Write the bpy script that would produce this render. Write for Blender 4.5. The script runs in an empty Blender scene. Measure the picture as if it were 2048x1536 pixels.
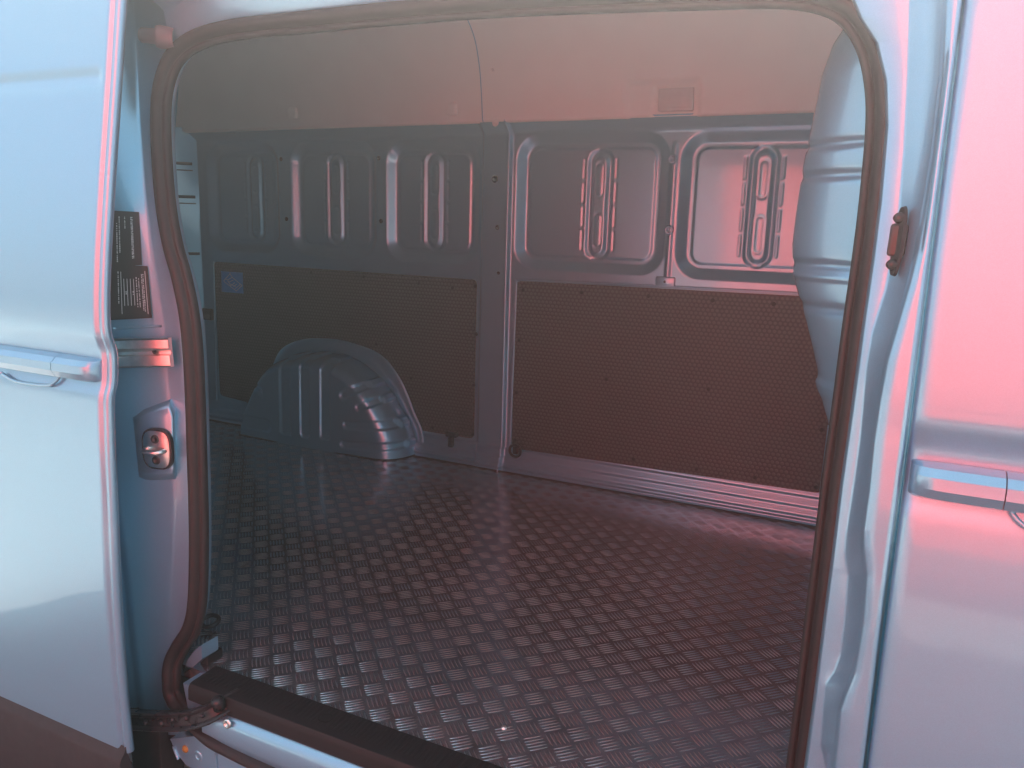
import bpy, math, random
import numpy as np
random.seed(7); np.random.seed(7)
S = bpy.context.scene

# ------------------------------------------------------------------ camera
CAM_POS = np.array([0.0, -1.15, 1.055]); YAW, PITCH, ROLL, FPX = 26.0, 11.3, 1.6, 1608.0
_y, _p, _r = (math.radians(a) for a in (YAW, PITCH, ROLL))
FW = np.array([-math.sin(_y)*math.cos(_p), math.cos(_y)*math.cos(_p), -math.sin(_p)])
_rt = np.array([math.cos(_y), math.sin(_y), 0.0]); _up = np.cross(_rt, FW)
RT = _rt*math.cos(_r) + _up*math.sin(_r); UP = -_rt*math.sin(_r) + _up*math.cos(_r)
cam_data = bpy.data.cameras.new('camera'); cam = bpy.data.objects.new('camera', cam_data)
S.collection.objects.link(cam); S.camera = cam
cam_data.sensor_width = 36.0; cam_data.lens = FPX/2048*36.0; cam_data.clip_start = 0.02; cam_data.clip_end = 3000
import mathutils
_m = mathutils.Matrix(((RT[0], UP[0], -FW[0], CAM_POS[0]), (RT[1], UP[1], -FW[1], CAM_POS[1]),
                       (RT[2], UP[2], -FW[2], CAM_POS[2]), (0, 0, 0, 1)))
cam.matrix_world = _m

# ------------------------------------------------------------------ world, sun, exposure
SUN_EL, SUN_AZ = 40.0, -12.0          # azimuth from +Y towards +X
SUN_STRENGTH, SKY_STRENGTH, EXPOSURE = 5.0, 0.05, 2.9
world = bpy.data.worlds.new('World'); S.world = world; world.use_nodes = True
wn = world.node_tree.nodes; wl = world.node_tree.links; wn.clear()
sky = wn.new('ShaderNodeTexSky'); sky.sky_type = 'NISHITA'; sky.sun_disc = False
sky.sun_elevation = math.radians(SUN_EL); sky.sun_rotation = math.radians(SUN_AZ)
sky.dust_density = 2.0; sky.air_density = 1.0; sky.ozone_density = 1.0
wtc = wn.new('ShaderNodeTexCoord'); wmap = wn.new('ShaderNodeMapping'); wmap.inputs['Scale'].default_value = (1.6, 1.6, 4.5)
wnoi = wn.new('ShaderNodeTexNoise'); wnoi.inputs['Scale'].default_value = 2.2; wnoi.inputs['Detail'].default_value = 8
wramp = wn.new('ShaderNodeValToRGB'); wramp.color_ramp.elements[0].position = 0.34; wramp.color_ramp.elements[1].position = 0.56
wmix = wn.new('ShaderNodeMix'); wmix.data_type = 'RGBA'; wmix.inputs['B'].default_value = (2.4, 3.4, 4.0, 1)
wbg = wn.new('ShaderNodeBackground'); wbg.inputs['Strength'].default_value = SKY_STRENGTH
wout = wn.new('ShaderNodeOutputWorld')
wl.new(wtc.outputs['Generated'], wmap.inputs['Vector']); wl.new(wmap.outputs['Vector'], wnoi.inputs['Vector'])
wl.new(wnoi.outputs['Fac'], wramp.inputs['Fac']); wl.new(wramp.outputs['Color'], wmix.inputs['Factor'])
wl.new(sky.outputs['Color'], wmix.inputs['A']); wl.new(wmix.outputs['Result'], wbg.inputs['Color'])
wl.new(wbg.outputs['Background'], wout.inputs['Surface'])
sun_d = bpy.data.lights.new('sun', 'SUN'); sun_d.energy = SUN_STRENGTH; sun_d.angle = math.radians(0.53); sun_d.color = (1.0, 0.95, 0.88)
sun = bpy.data.objects.new('sun', sun_d); S.collection.objects.link(sun)
_e, _a = math.radians(SUN_EL), math.radians(SUN_AZ)
sun_dir = mathutils.Vector((math.sin(_a)*math.cos(_e), math.cos(_a)*math.cos(_e), math.sin(_e)))
sun.rotation_euler = sun_dir.to_track_quat('Z', 'Y').to_euler()
sun.location = (2, 6, 8)
S.view_settings.view_transform = 'Standard'; S.view_settings.look = 'None'
S.view_settings.exposure = EXPOSURE; S.view_settings.gamma = 1.0; S.view_settings.use_curve_mapping = False
S.render.engine = 'CYCLES'; S.cycles.use_denoising = True
S.cycles.max_bounces = 10; S.cycles.diffuse_bounces = 5; S.cycles.glossy_bounces = 6
S.cycles.sample_clamp_indirect = 8.0; S.cycles.caustics_reflective = True

# ------------------------------------------------------------------ helpers
def P(px, py, ax, v):
    """point of the plane ax = v that the photograph shows at pixel (px, py) of 2048 x 1536"""
    d = FW + RT*(px-1024)/FPX - UP*(py-768)/FPX
    i = 'XYZ'.index(ax); return CAM_POS + d*((v-CAM_POS[i])/d[i])

def new_obj(name, mesh, mat=None, parent=None):
    o = bpy.data.objects.new(name, mesh); S.collection.objects.link(o)
    if mat is not None and len(mesh.materials) == 0: mesh.materials.append(mat)
    if parent is not None: o.parent = parent
    return o

def mesh_obj(name, verts, faces, mat, parent=None, smooth=True, label=None, kind=None, sharp=None):
    me = bpy.data.meshes.new(name)
    me.from_pydata([tuple(map(float, v)) for v in verts], [], [tuple(map(int, f)) for f in faces])
    me.validate(); me.update()
    if smooth:
        me.polygons.foreach_set('use_smooth', [True]*len(me.polygons))
        if sharp is not None: me.set_sharp_from_angle(angle=math.radians(sharp))
    o = new_obj(name, me, mat, parent)
    if label: o['label'] = label
    if kind: o['kind'] = kind
    return o

def grid_faces(nu, nv, closed_u=False, closed_v=False, off=0):
    F = []
    for i in range(nu if closed_u else nu-1):
        for j in range(nv if closed_v else nv-1):
            a = i*nv+j; b = ((i+1) % nu)*nv+j; c = ((i+1) % nu)*nv+(j+1) % nv; d = i*nv+(j+1) % nv
            F.append((a+off, b+off, c+off, d+off))
    return F

def grid_obj(name, G, mat, parent=None, closed_u=False, closed_v=False, caps=False, flip=False, **k):
    G = np.asarray(G, float); nu, nv = G.shape[:2]
    F = grid_faces(nu, nv, closed_u, closed_v)
    if caps:
        F += [tuple(range(nv))[::-1], tuple((nu-1)*nv+j for j in range(nv))]
    if flip: F = [f[::-1] for f in F]
    return mesh_obj(name, G.reshape(-1, 3), F, mat, parent, **k)

def catmull(pts, step=0.012, closed=False):
    pts = np.asarray(pts, float); n = len(pts); out = []
    rng = range(n if closed else n-1)
    for i in rng:
        p0 = pts[(i-1) % n] if (closed or i > 0) else 2*pts[0]-pts[1]
        p1 = pts[i]; p2 = pts[(i+1) % n]
        p3 = pts[(i+2) % n] if (closed or i+2 < n) else 2*pts[-1]-pts[-2]
        m = max(2, int(np.linalg.norm(p2-p1)/step))
        for k in range(m):
            t = k/m
            out.append(0.5*((2*p1)+(p2-p0)*t+(2*p0-5*p1+4*p2-p3)*t*t+(3*p1-p0-3*p2+p3)*t**3))
    if not closed: out.append(pts[-1])
    return np.array(out)

def sweep(path, section, ref, closed=False):
    """grid of a section (a, b) carried along a path; ref = approximate b direction (or one per point)"""
    n = len(path); G = np.zeros((n, len(section), 3))
    for i in range(n):
        if closed: t = path[(i+1) % n]-path[(i-1) % n]
        else: t = path[min(i+1, n-1)]-path[max(i-1, 0)]
        t = t/np.linalg.norm(t); rf = np.asarray(ref if np.ndim(ref) == 1 else ref[i], float)
        a = np.cross(t, rf); a /= np.linalg.norm(a); b = np.cross(a, t)
        G[i] = path[i]+np.outer([s[0] for s in section], a)+np.outer([s[1] for s in section], b)
    return G

def circle(r, n, cx=0, cy=0):
    return [(cx+r*math.cos(2*math.pi*k/n), cy+r*math.sin(2*math.pi*k/n)) for k in range(n)]

def lathe(name, prof, center, axis, mat, parent=None, n=24, **k):
    """prof: (radius, height along axis)"""
    ax = np.asarray(axis, float); ax /= np.linalg.norm(ax)
    u = np.cross(ax, [0.3, 0.2, 0.93]); u /= np.linalg.norm(u); v = np.cross(ax, u)
    G = np.zeros((n, len(prof), 3))
    for i in range(n):
        th = 2*math.pi*i/n
        for j, (r, h) in enumerate(prof): G[i, j] = np.asarray(center)+ax*h+(u*math.cos(th)+v*math.sin(th))*r
    return grid_obj(name, G, mat, parent, closed_u=True, **k)

def bevel_box(name, lo, hi, bev, mat, parent=None, seg=2, M=None, **k):
    """box with rounded edges; M: optional 3x3 axes + origin"""
    import bmesh
    bm = bmesh.new(); bmesh.ops.create_cube(bm, size=1)
    lo = np.asarray(lo, float); hi = np.asarray(hi, float)
    for v in bm.verts: v.co = mathutils.Vector((lo+hi)/2+np.array(v.co)*(hi-lo))
    if bev > 0: bmesh.ops.bevel(bm, geom=bm.edges[:]+bm.verts[:], offset=bev, segments=seg, profile=0.5, affect='EDGES')
    V = [np.array(v.co) for v in bm.verts]; F = [[v.index for v in f.verts] for f in bm.faces]
    bm.verts.index_update()
    F = [[v.index for v in f.verts] for f in bm.faces]; bm.free()
    if M is not None: V = [M[0]+M[1]*v[0]+M[2]*v[1]+M[3]*v[2] for v in V]
    return mesh_obj(name, V, F, mat, parent, sharp=40, **k)

def tube(name, pts, r, mat, parent=None, n=8, closed=False, step=0.01, caps=True, **k):
    path = catmull(pts, step, closed)
    d = path[-1]-path[0]; ref = np.array([0.13, 0.2, 0.97]) if abs(d[2]) < 0.8*np.linalg.norm(d)+1e-9 else np.array([0.1, 0.98, 0.1])
    G = sweep(path, circle(r, n), ref, closed)
    return grid_obj(name, G, mat, parent, closed_u=closed, closed_v=True, caps=caps and not closed, **k)

def sstep(a, b, x):
    t = np.clip((x-a)/(b-a), 0, 1); return t*t*(3-2*t)

# ------------------------------------------------------------------ materials
def mat_new(name):
    m = bpy.data.materials.new(name); m.use_nodes = True
    nt = m.node_tree; b = nt.nodes['Principled BSDF']; return m, nt, b
def N(nt, t, **kw):
    n = nt.nodes.new(t)
    for k, v in kw.items():
        if hasattr(n, k): setattr(n, k, v)
        else: n.inputs[k.replace('_', ' ')].default_value = v
    return n
def objco(nt): return N(nt, 'ShaderNodeTexCoord').outputs['Object']

def simple(name, col, rough=0.5, metal=0.0, coat=0.0, noise=0.0, nscale=40, bump=0.0, bscale=300, rvar=0.0, spec=0.5):
    m, nt, b = mat_new(name); L = nt.links
    b.inputs['Base Color'].default_value = (*col, 1); b.inputs['Roughness'].default_value = rough
    b.inputs['Metallic'].default_value = metal; b.inputs['Coat Weight'].default_value = coat; b.inputs['Coat Roughness'].default_value = 0.04
    b.inputs['Specular IOR Level'].default_value = spec
    co = objco(nt)
    if noise or rvar:
        n = N(nt, 'ShaderNodeTexNoise', Scale=nscale, Detail=6.0); L.new(co, n.inputs['Vector'])
        if noise:
            r = N(nt, 'ShaderNodeValToRGB')
            r.color_ramp.elements[0].position = 0.3; r.color_ramp.elements[1].position = 0.7
            r.color_ramp.elements[0].color = (*[c*(1-noise) for c in col], 1); r.color_ramp.elements[1].color = (*[min(1, c*(1+noise)) for c in col], 1)
            L.new(n.outputs['Fac'], r.inputs['Fac']); L.new(r.outputs['Color'], b.inputs['Base Color'])
        if rvar:
            mr = N(nt, 'ShaderNodeMapRange'); mr.inputs['From Min'].default_value = 0.3; mr.inputs['From Max'].default_value = 0.7
            mr.inputs['To Min'].default_value = max(0.02, rough-rvar); mr.inputs['To Max'].default_value = rough+rvar
            L.new(n.outputs['Fac'], mr.inputs['Value']); L.new(mr.outputs['Result'], b.inputs['Roughness'])
    if bump:
        n2 = N(nt, 'ShaderNodeTexNoise', Scale=bscale, Detail=4.0); L.new(co, n2.inputs['Vector'])
        bp = N(nt, 'ShaderNodeBump', Strength=bump, Distance=0.002); L.new(n2.outputs['Fac'], bp.inputs['Height']); L.new(bp.outputs['Normal'], b.inputs['Normal'])
    return m

def paint(name, col, metal, rough, orange=0.02):
    m, nt, b = mat_new(name); L = nt.links; co = objco(nt)
    b.inputs['Metallic'].default_value = metal; b.inputs['Coat Weight'].default_value = 1.0; b.inputs['Coat Roughness'].default_value = 0.03
    # metallic flake: tiny cells that vary in value
    v = N(nt, 'ShaderNodeTexVoronoi', Scale=900.0); L.new(co, v.inputs['Vector'])
    r = N(nt, 'ShaderNodeValToRGB'); r.color_ramp.elements[0].color = (*[c*0.95 for c in col], 1); r.color_ramp.elements[1].color = (*[min(1, c*1.05) for c in col], 1)
    L.new(v.outputs['Color'], r.inputs['Fac']); L.new(r.outputs['Color'], b.inputs['Base Color'])
    n = N(nt, 'ShaderNodeTexNoise', Scale=9.0, Detail=5.0); L.new(co, n.inputs['Vector'])
    mr = N(nt, 'ShaderNodeMapRange'); mr.inputs['To Min'].default_value = rough-0.015; mr.inputs['To Max'].default_value = rough+0.07
    L.new(n.outputs['Fac'], mr.inputs['Value']); L.new(mr.outputs['Result'], b.inputs['Roughness'])
    # orange peel in the clear coat, long slight waves in the sheet
    n2 = N(nt, 'ShaderNodeTexNoise', Scale=260.0, Detail=2.0); L.new(co, n2.inputs['Vector'])
    n3 = N(nt, 'ShaderNodeTexNoise', Scale=3.5, Detail=1.0); L.new(co, n3.inputs['Vector'])
    b1 = N(nt, 'ShaderNodeBump', Strength=orange, Distance=0.002); L.new(n2.outputs['Fac'], b1.inputs['Height'])
    b2 = N(nt, 'ShaderNodeBump', Strength=0.25, Distance=0.006); L.new(n3.outputs['Fac'], b2.inputs['Height']); L.new(b1.outputs['Normal'], b2.inputs['Normal'])
    L.new(b2.outputs['Normal'], b.inputs['Normal']); L.new(b2.outputs['Normal'], b.inputs['Coat Normal'])
    return m

PAINT = paint('light_blue_metallic_paint', (0.24, 0.49, 0.63), 0.62, 0.30)
RUBBER = simple('rubber_seal', (0.024, 0.022, 0.022), 0.5, noise=0.15, nscale=60, bump=0.08, bscale=400, rvar=0.08, spec=0.3)
BLACKP = simple('black_plastic', (0.014, 0.0135, 0.014), 0.55, noise=0.2, nscale=80, bump=0.25, bscale=900, rvar=0.08, spec=0.25)
DARKMETAL = simple('black_coated_steel', (0.03, 0.03, 0.032), 0.33, metal=0.3, noise=0.3, nscale=60, rvar=0.12)
STEEL = simple('brushed_steel', (0.80, 0.78, 0.74), 0.30, metal=1.0, noise=0.12, nscale=55, rvar=0.0)
GREYCLAD = simple('grey_cladding', (0.040, 0.041, 0.042), 0.6, spec=0.2, noise=0.12, nscale=50, bump=0.3, bscale=700)
LINER = simple('upper_liner', (0.80, 0.78, 0.74), 0.85, noise=0.02, nscale=8, bump=0.06, bscale=900)
LAMPLENS = simple('lamp_lens', (0.62, 0.60, 0.58), 0.3, noise=0.04, nscale=40)
YELLOW = simple('yellow_plug', (0.30, 0.18, 0.03), 0.5, noise=0.1)
STICKER = simple('black_sticker', (0.02, 0.022, 0.022), 0.3, noise=0.1)
PRINT = simple('white_print', (0.7, 0.72, 0.72), 0.5)
BLUESTICK = simple('blue_sticker', (0.06, 0.34, 0.78), 0.35, noise=0.06)
HOLE_SHADE = simple('hole_shade', (0.003, 0.003, 0.003), 0.8)  # black stands in for the shade inside an uncut hole
UNDER = simple('underbody', (0.02, 0.02, 0.021), 0.7, noise=0.3)
REDPAINT = simple('red_paint', (0.70, 0.075, 0.07), 0.55, coat=0.0, noise=0.03, nscale=5, spec=0.2)
GLASS = simple('dark_glass', (0.02, 0.025, 0.03), 0.05, coat=0.5)
TYRE = simple('tyre_rubber', (0.03, 0.03, 0.03), 0.8, noise=0.2)

def honeycomb():
    m, nt, b = mat_new('honeycomb_board'); L = nt.links; co = objco(nt)
    b.inputs['Roughness'].default_value = 0.42
    sep = N(nt, 'ShaderNodeSeparateXYZ'); L.new(co, sep.inputs[0])
    comb = N(nt, 'ShaderNodeCombineXYZ'); L.new(sep.outputs['X'], comb.inputs['X']); L.new(sep.outputs['Z'], comb.inputs['Y'])
    cell = 0.0175; A = (cell, cell*math.sqrt(3), 1)
    ds = []
    for o in (0.0, 0.5):
        d = N(nt, 'ShaderNodeVectorMath', operation='DIVIDE'); L.new(comb.outputs[0], d.inputs[0]); d.inputs[1].default_value = A
        a = N(nt, 'ShaderNodeVectorMath', operation='ADD'); L.new(d.outputs[0], a.inputs[0]); a.inputs[1].default_value = (o+40, o+40, 0)
        f = N(nt, 'ShaderNodeVectorMath', operation='FRACTION'); L.new(a.outputs[0], f.inputs[0])
        s = N(nt, 'ShaderNodeVectorMath', operation='SUBTRACT'); L.new(f.outputs[0], s.inputs[0]); s.inputs[1].default_value = (0.5, 0.5, 0)
        mu = N(nt, 'ShaderNodeVectorMath', operation='MULTIPLY'); L.new(s.outputs[0], mu.inputs[0]); mu.inputs[1].default_value = (1, math.sqrt(3), 0)
        ln = N(nt, 'ShaderNodeVectorMath', operation='LENGTH'); L.new(mu.outputs[0], ln.inputs[0]); ds.append(ln)
    mn = N(nt, 'ShaderNodeMath', operation='MINIMUM'); L.new(ds[0].outputs['Value'], mn.inputs[0]); L.new(ds[1].outputs['Value'], mn.inputs[1])
    mr = N(nt, 'ShaderNodeMapRange', interpolation_type='SMOOTHSTEP'); mr.inputs['From Min'].default_value = 0.22; mr.inputs['From Max'].default_value = 0.42
    mr.inputs['To Min'].default_value = 1.0; mr.inputs['To Max'].default_value = 0.0
    L.new(mn.outputs[0], mr.inputs['Value'])
    bp = N(nt, 'ShaderNodeBump', Strength=0.8, Distance=0.0025); L.new(mr.outputs['Result'], bp.inputs['Height'])
    L.new(bp.outputs['Normal'], b.inputs['Normal'])
    n = N(nt, 'ShaderNodeTexNoise', Scale=3.0, Detail=5.0); L.new(co, n.inputs['Vector'])
    r = N(nt, 'ShaderNodeValToRGB'); r.color_ramp.elements[0].color = (0.068, 0.066, 0.062, 1); r.color_ramp.elements[1].color = (0.100, 0.096, 0.090, 1)
    L.new(n.outputs['Fac'], r.inputs['Fac'])
    mx = N(nt, 'ShaderNodeMix', data_type='RGBA', blend_type='MULTIPLY'); mx.inputs['Factor'].default_value = 0.6
    L.new(r.outputs['Color'], mx.inputs['A']); L.new(mr.outputs['Result'], mx.inputs['B']); L.new(mx.outputs['Result'], b.inputs['Base Color'])
    return m
HONEY = honeycomb()

def floor_metal(name, k, rmin, rmax):
    m, nt, b = mat_new(name); L = nt.links; co = objco(nt)
    b.inputs['Metallic'].default_value = 0.92
    mp = N(nt, 'ShaderNodeMapping'); mp.inputs['Scale'].default_value = (6, 60, 6); L.new(co, mp.inputs['Vector'])
    n = N(nt, 'ShaderNodeTexNoise', Scale=6.0, Detail=8.0, Roughness=0.7); L.new(mp.outputs['Vector'], n.inputs['Vector'])
    n1 = N(nt, 'ShaderNodeTexNoise', Scale=2.2, Detail=6.0, Roughness=0.65); L.new(co, n1.inputs['Vector'])
    r = N(nt, 'ShaderNodeValToRGB'); r.color_ramp.elements[0].position = 0.25; r.color_ramp.elements[1].position = 0.8
    r.color_ramp.elements[0].color = (0.40*k, 0.41*k, 0.43*k, 1); r.color_ramp.elements[1].color = (0.59*k, 0.61*k, 0.63*k, 1)
    L.new(n1.outputs['Fac'], r.inputs['Fac']); L.new(r.outputs['Color'], b.inputs['Base Color'])
    ad = N(nt, 'ShaderNodeMath', operation='ADD'); L.new(n.outputs['Fac'], ad.inputs[0]); L.new(n1.outputs['Fac'], ad.inputs[1])
    mr = N(nt, 'ShaderNodeMapRange'); mr.inputs['From Min'].default_value = 0.7; mr.inputs['From Max'].default_value = 1.3
    mr.inputs['To Min'].default_value = rmin; mr.inputs['To Max'].default_value = rmax
    L.new(ad.outputs[0], mr.inputs['Value']); L.new(mr.outputs['Result'], b.inputs['Roughness'])
    bp = N(nt, 'ShaderNodeBump', Strength=0.05, Distance=0.001); L.new(n.outputs['Fac'], bp.inputs['Height']); L.new(bp.outputs['Normal'], b.inputs['Normal'])
    g = N(nt, 'ShaderNodeTexNoise', Scale=7.0, Detail=9.0, Roughness=0.75, Distortion=1.2); L.new(co, g.inputs['Vector'])
    gr = N(nt, 'ShaderNodeValToRGB'); gr.color_ramp.elements[0].position = 0.50; gr.color_ramp.elements[1].position = 0.68
    gr.color_ramp.elements[0].color = (1, 1, 1, 1); gr.color_ramp.elements[1].color = (0.70, 0.66, 0.62, 1); L.new(g.outputs['Fac'], gr.inputs['Fac'])
    gm = N(nt, 'ShaderNodeMix', data_type='RGBA', blend_type='MULTIPLY'); gm.inputs['Factor'].default_value = 1.0
    L.new(r.outputs['Color'], gm.inputs['A']); L.new(gr.outputs['Color'], gm.inputs['B']); L.new(gm.outputs['Result'], b.inputs['Base Color'])
    return m
PLATE = floor_metal('aluminium_tread_plate', 1.1, 0.08, 0.26); BARS = floor_metal('polished_tread_bars', 1.58, 0.14, 0.26)

def asphalt():
    m, nt, b = mat_new('asphalt'); L = nt.links; co = objco(nt)
    n = N(nt, 'ShaderNodeTexNoise', Scale=90.0, Detail=8.0); L.new(co, n.inputs['Vector'])
    r = N(nt, 'ShaderNodeValToRGB'); r.color_ramp.elements[0].position = 0.35; r.color_ramp.elements[1].position = 0.7
    r.color_ramp.elements[0].color = (0.17, 0.17, 0.17, 1); r.color_ramp.elements[1].color = (0.31, 0.305, 0.30, 1)
    L.new(n.outputs['Fac'], r.inputs['Fac']); L.new(r.outputs['Color'], b.inputs['Base Color']); b.inputs['Roughness'].default_value = 0.9
    bp = N(nt, 'ShaderNodeBump', Strength=0.5, Distance=0.01); L.new(n.outputs['Fac'], bp.inputs['Height']); L.new(bp.outputs['Normal'], b.inputs['Normal'])
    return m
ASPHALT = asphalt()

# ------------------------------------------------------------------ the ground
GZ = -0.64
ground = mesh_obj('ground', [(-40, -40, GZ), (40, -40, GZ), (40, 40, GZ), (-40, 40, GZ)], [(0, 1, 2, 3)], ASPHALT, smooth=False, kind='structure')

# ------------------------------------------------------------------ the van
van = bpy.data.objects.new('panel_van', None); S.collection.objects.link(van)
van['label'] = 'light blue metallic panel van with its sliding side door open onto an empty load space'
van['category'] = 'van'
W = 1.87                                        # inner face of the far side wall
REAR = -3.46; ROOF = 1.86

# door skin profile: (z, Y) read at the front edge of the open sliding door
DOOR_PROF = [(1.80, 0.066), (1.60, 0.034), (1.459, 0.011), (1.318, -0.010), (1.126, -0.040), (0.981, -0.061), (0.90, -0.071), (0.850, -0.075), (0.822, -0.0755),
             (0.806, -0.074), (0.785, -0.066), (0.770, -0.0635), (0.73, -0.066), (0.705, -0.0695), (0.690, -0.0765), (0.676, -0.0790), (0.64, -0.081), (0.576, -0.084), (0.468, -0.087),
             (0.359, -0.091), (0.248, -0.0945), (0.132, -0.096), (0.013, -0.0955), (-0.10, -0.093), (-0.30, -0.083)]
_dz = np.array([p[0] for p in DOOR_PROF][::-1]); _dy = np.array([p[1] for p in DOOR_PROF][::-1])
def door_y(z): return np.interp(z, _dz, _dy)
_kz = np.array([p for p in _dz if not (0.66 < p < 0.83)]); _ky = np.array([y for z, y in zip(_dz, _dy) if not (0.66 < z < 0.83)])
def side_y(z): return np.interp(z, _kz, _ky)+0.075      # smooth body side, no handle groove
def PS(px, py, off=0.0):
    y = 0.02+off
    for _ in range(6):
        p = P(px, py, 'Y', y); y = float(side_y(p[2]))+off
    return P(px, py, 'Y', y)
def zsamples(z0, z1, fine=True):
    zs = list(np.arange(z0, z1, 0.03))+[z1]
    if fine: zs += list(np.arange(0.665, 0.835, 0.006))+list(np.arange(1.27, 1.37, 0.006))
    return np.array(sorted(set(np.round([z for z in zs if z0 <= z <= z1], 4))))
def smooth_door_y(z):
    return sum(door_y(z+d)*w for d, w in ((-.008, .2), (-.004, .2), (0, .2), (.004, .2), (.008, .2)))

# ---- floor plate with tread marks
FX0, FX1, FY0, FY1 = REAR, 0.10, 0.085, W+0.02
floor = mesh_obj('floor', [(FX0, FY0, 0), (FX1, FY0, 0), (FX1, FY1, 0), (FX0, FY1, 0),
                           (FX0, FY0, -0.03), (FX1, FY0, -0.03), (FX1, FY1, -0.03), (FX0, FY1, -0.03)],
                 [(0, 1, 2, 3), (4, 7, 6, 5), (0, 4, 5, 1)], PLATE, van, smooth=False, label='aluminium tread plate covering the load floor')
SX, SY = 0.0680, 0.0722                         # lattice of each bar direction; bars lie at 45 degrees
c0 = np.array([-1.270, 0.147])
def bars(cx, cy, sg):
    V, F = [], []
    u = np.array([sg, 1.0])/math.sqrt(2); w_ = np.array([-u[1], u[0]])
    for k in range(5):
        o = (k-2)*0.0096; L2 = 0.0228 if k in (1, 2, 3) else 0.0212; wd = 0.0029
        b = len(V)
        for t, w in zip((-1, -0.8, -0.35, 0.35, 0.8, 1), (0.05, 0.6, 1, 1, 0.6, 0.05)):
            for s_, h in ((-1, -0.0002), (-0.4, 0.0011), (0.4, 0.0011), (1, -0.0002)):
                p = u*t*L2+w_*(o+s_*wd*w)
                V.append((cx+p[0], cy+p[1], h*(w if h > 0 else 1)))
        for i in range(5):
            for j in range(3):
                F.append((b+i*4+j, b+(i+1)*4+j, b+(i+1)*4+j+1, b+i*4+j+1))
    return V, F
tread_me = {}
for ax in (1, -1):
    V, F = bars(0, 0, ax)
    me = bpy.data.meshes.new('tread_mark'); me.from_pydata(V, [], F); me.update()
    me.polygons.foreach_set('use_smooth', [True]*len(me.polygons)); me.materials.append(BARS); tread_me[ax] = me
cells = []
for ax in (1, -1):
    for i in range(-34, 20):
        for j in range(-2, 26):
            x, y = c0[0]+(i+(0.5 if ax < 0 else 0))*SX, c0[1]+(j+(0.5 if ax < 0 else 0))*SY
            if y < FY0+0.012 or y > W-0.05 or x < FX0+0.03 or x > -0.02: continue
            d = np.array([x, y, 0])-CAM_POS; zc = d@FW; px, py = 1024+FPX*(d@RT)/zc, 768-FPX*(d@UP)/zc
            vis = 380 < px < 1640 and py < 1560
            cells.append((0 if vis else 1, np.linalg.norm(d), x, y, ax))
cells.sort()
VV, FF = [], []
for k, (nv, dist, x, y, ax) in enumerate(cells):
    if k < 300:
        o = new_obj('tread_mark', tread_me[ax], None, floor); o.location = (x, y, 0)
    else:
        V, F = bars(x, y, ax); b = len(VV); VV += V
        FF += [tuple(q+b for q in f) for f in F]
mesh_obj('tread_marks_far', VV, FF, BARS, floor, kind='stuff')

c = P(1008, 1456, 'Z', 0.0); lathe('floor_screw', [(0, 0.005), (0.003, 0.0045), (0.0055, 0.003), (0.0065, 0)], c, (0, 0, 1), STEEL, floor, n=16)
# ---- far side wall as pressed sheet
def rrect(X, Z, x0, x1, z0, z1, r):
    cx, cz = (x0+x1)/2, (z0+z1)/2; qx = np.abs(X-cx)-(x1-x0)/2+r; qz = np.abs(Z-cz)-(z1-z0)/2+r
    return np.hypot(np.maximum(qx, 0), np.maximum(qz, 0))+np.minimum(np.maximum(qx, qz), 0)-r
PANELS = [(-3.200, -2.722, 0.872, 1.405), (-2.668, -2.160, 0.872, 1.402), (-2.124, -1.640, 0.870, 1.400),
          (-1.488, -0.842, 0.865, 1.412), (-0.815, -0.110, 0.862, 1.408)]
SLOTS = [(-2.900, 0.93, 1.345), (-2.410, 0.932, 1.346), (-1.880, 0.928, 1.347), (-1.128, 0.921, 1.347), (-0.510, 0.921, 1.350)]
xs = np.arange(REAR+0.04, 0.06, 0.0042); zs = np.arange(-0.012, 1.462, 0.0042)
def ramp(a, b, x, soft=0.18):
    t = (x-a)/(b-a); t0 = np.clip(t, 0, 1); return (1-soft)*t0+soft*t0*t0*(3-2*t0)
X, Z = np.meshgrid(xs, zs, indexing='ij')
H = np.zeros_like(X)                            # + = away from the load space
for (x0, x1, z0, z1), (sx, sz0, sz1) in zip(PANELS, SLOTS):
    d = rrect(X, Z, x0, x1, z0, z1, 0.105)
    H += 0.030*ramp(-0.006, -0.046, d)
    H -= 0.005*sstep(-0.060, -0.068, d)*(1-0)   # slight plateau inside the frame
    s = rrect(X, Z, sx-0.050, sx+0.050, sz0, sz1, 0.050)
    H += 0.0095*np.clip(1.15-np.abs(s+0.010)/0.0125, 0, 1)   # groove round the slot
    H -= 0.004*sstep(-0.02, -0.03, s)
    zc = (sz0+sz1)/2
    for (a, b) in ((zc+0.03, sz1-0.05), (sz0+0.05, zc-0.03)):
        q = rrect(X, Z, sx-0.018, sx+0.018, a, b, 0.018); H += 0.0022*np.exp(-((q+0.002)/0.005)**2)
    n = 4; ln = (sz1-sz0-0.06)/n
    for sgn in (-1, 1):
        for k in range(n):
            a = sz0+0.03+k*ln
            q = rrect(X, Z, sx+sgn*0.066-0.005, sx+sgn*0.066+0.005, a+0.006, a+ln-0.006, 0.005); H += 0.0035*sstep(0.002, -0.005, q)
# centre pillar stands proud, with beads along it
H -= 0.016*sstep(0.008, -0.010, np.abs(X+1.566)-0.064)*sstep(-0.1, 0.02, Z)
H -= 0.006*np.exp(-((X+1.505)/0.006)**2)
# short pillar between the two right panels
H -= 0.006*sstep(0.006, -0.006, np.abs(X+0.829)-0.008)*sstep(0.84, 0.86, Z)*sstep(1.37, 1.35, Z)
# header leans in towards the roof
H -= 0.045*sstep(1.400, 1.462, Z)
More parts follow.
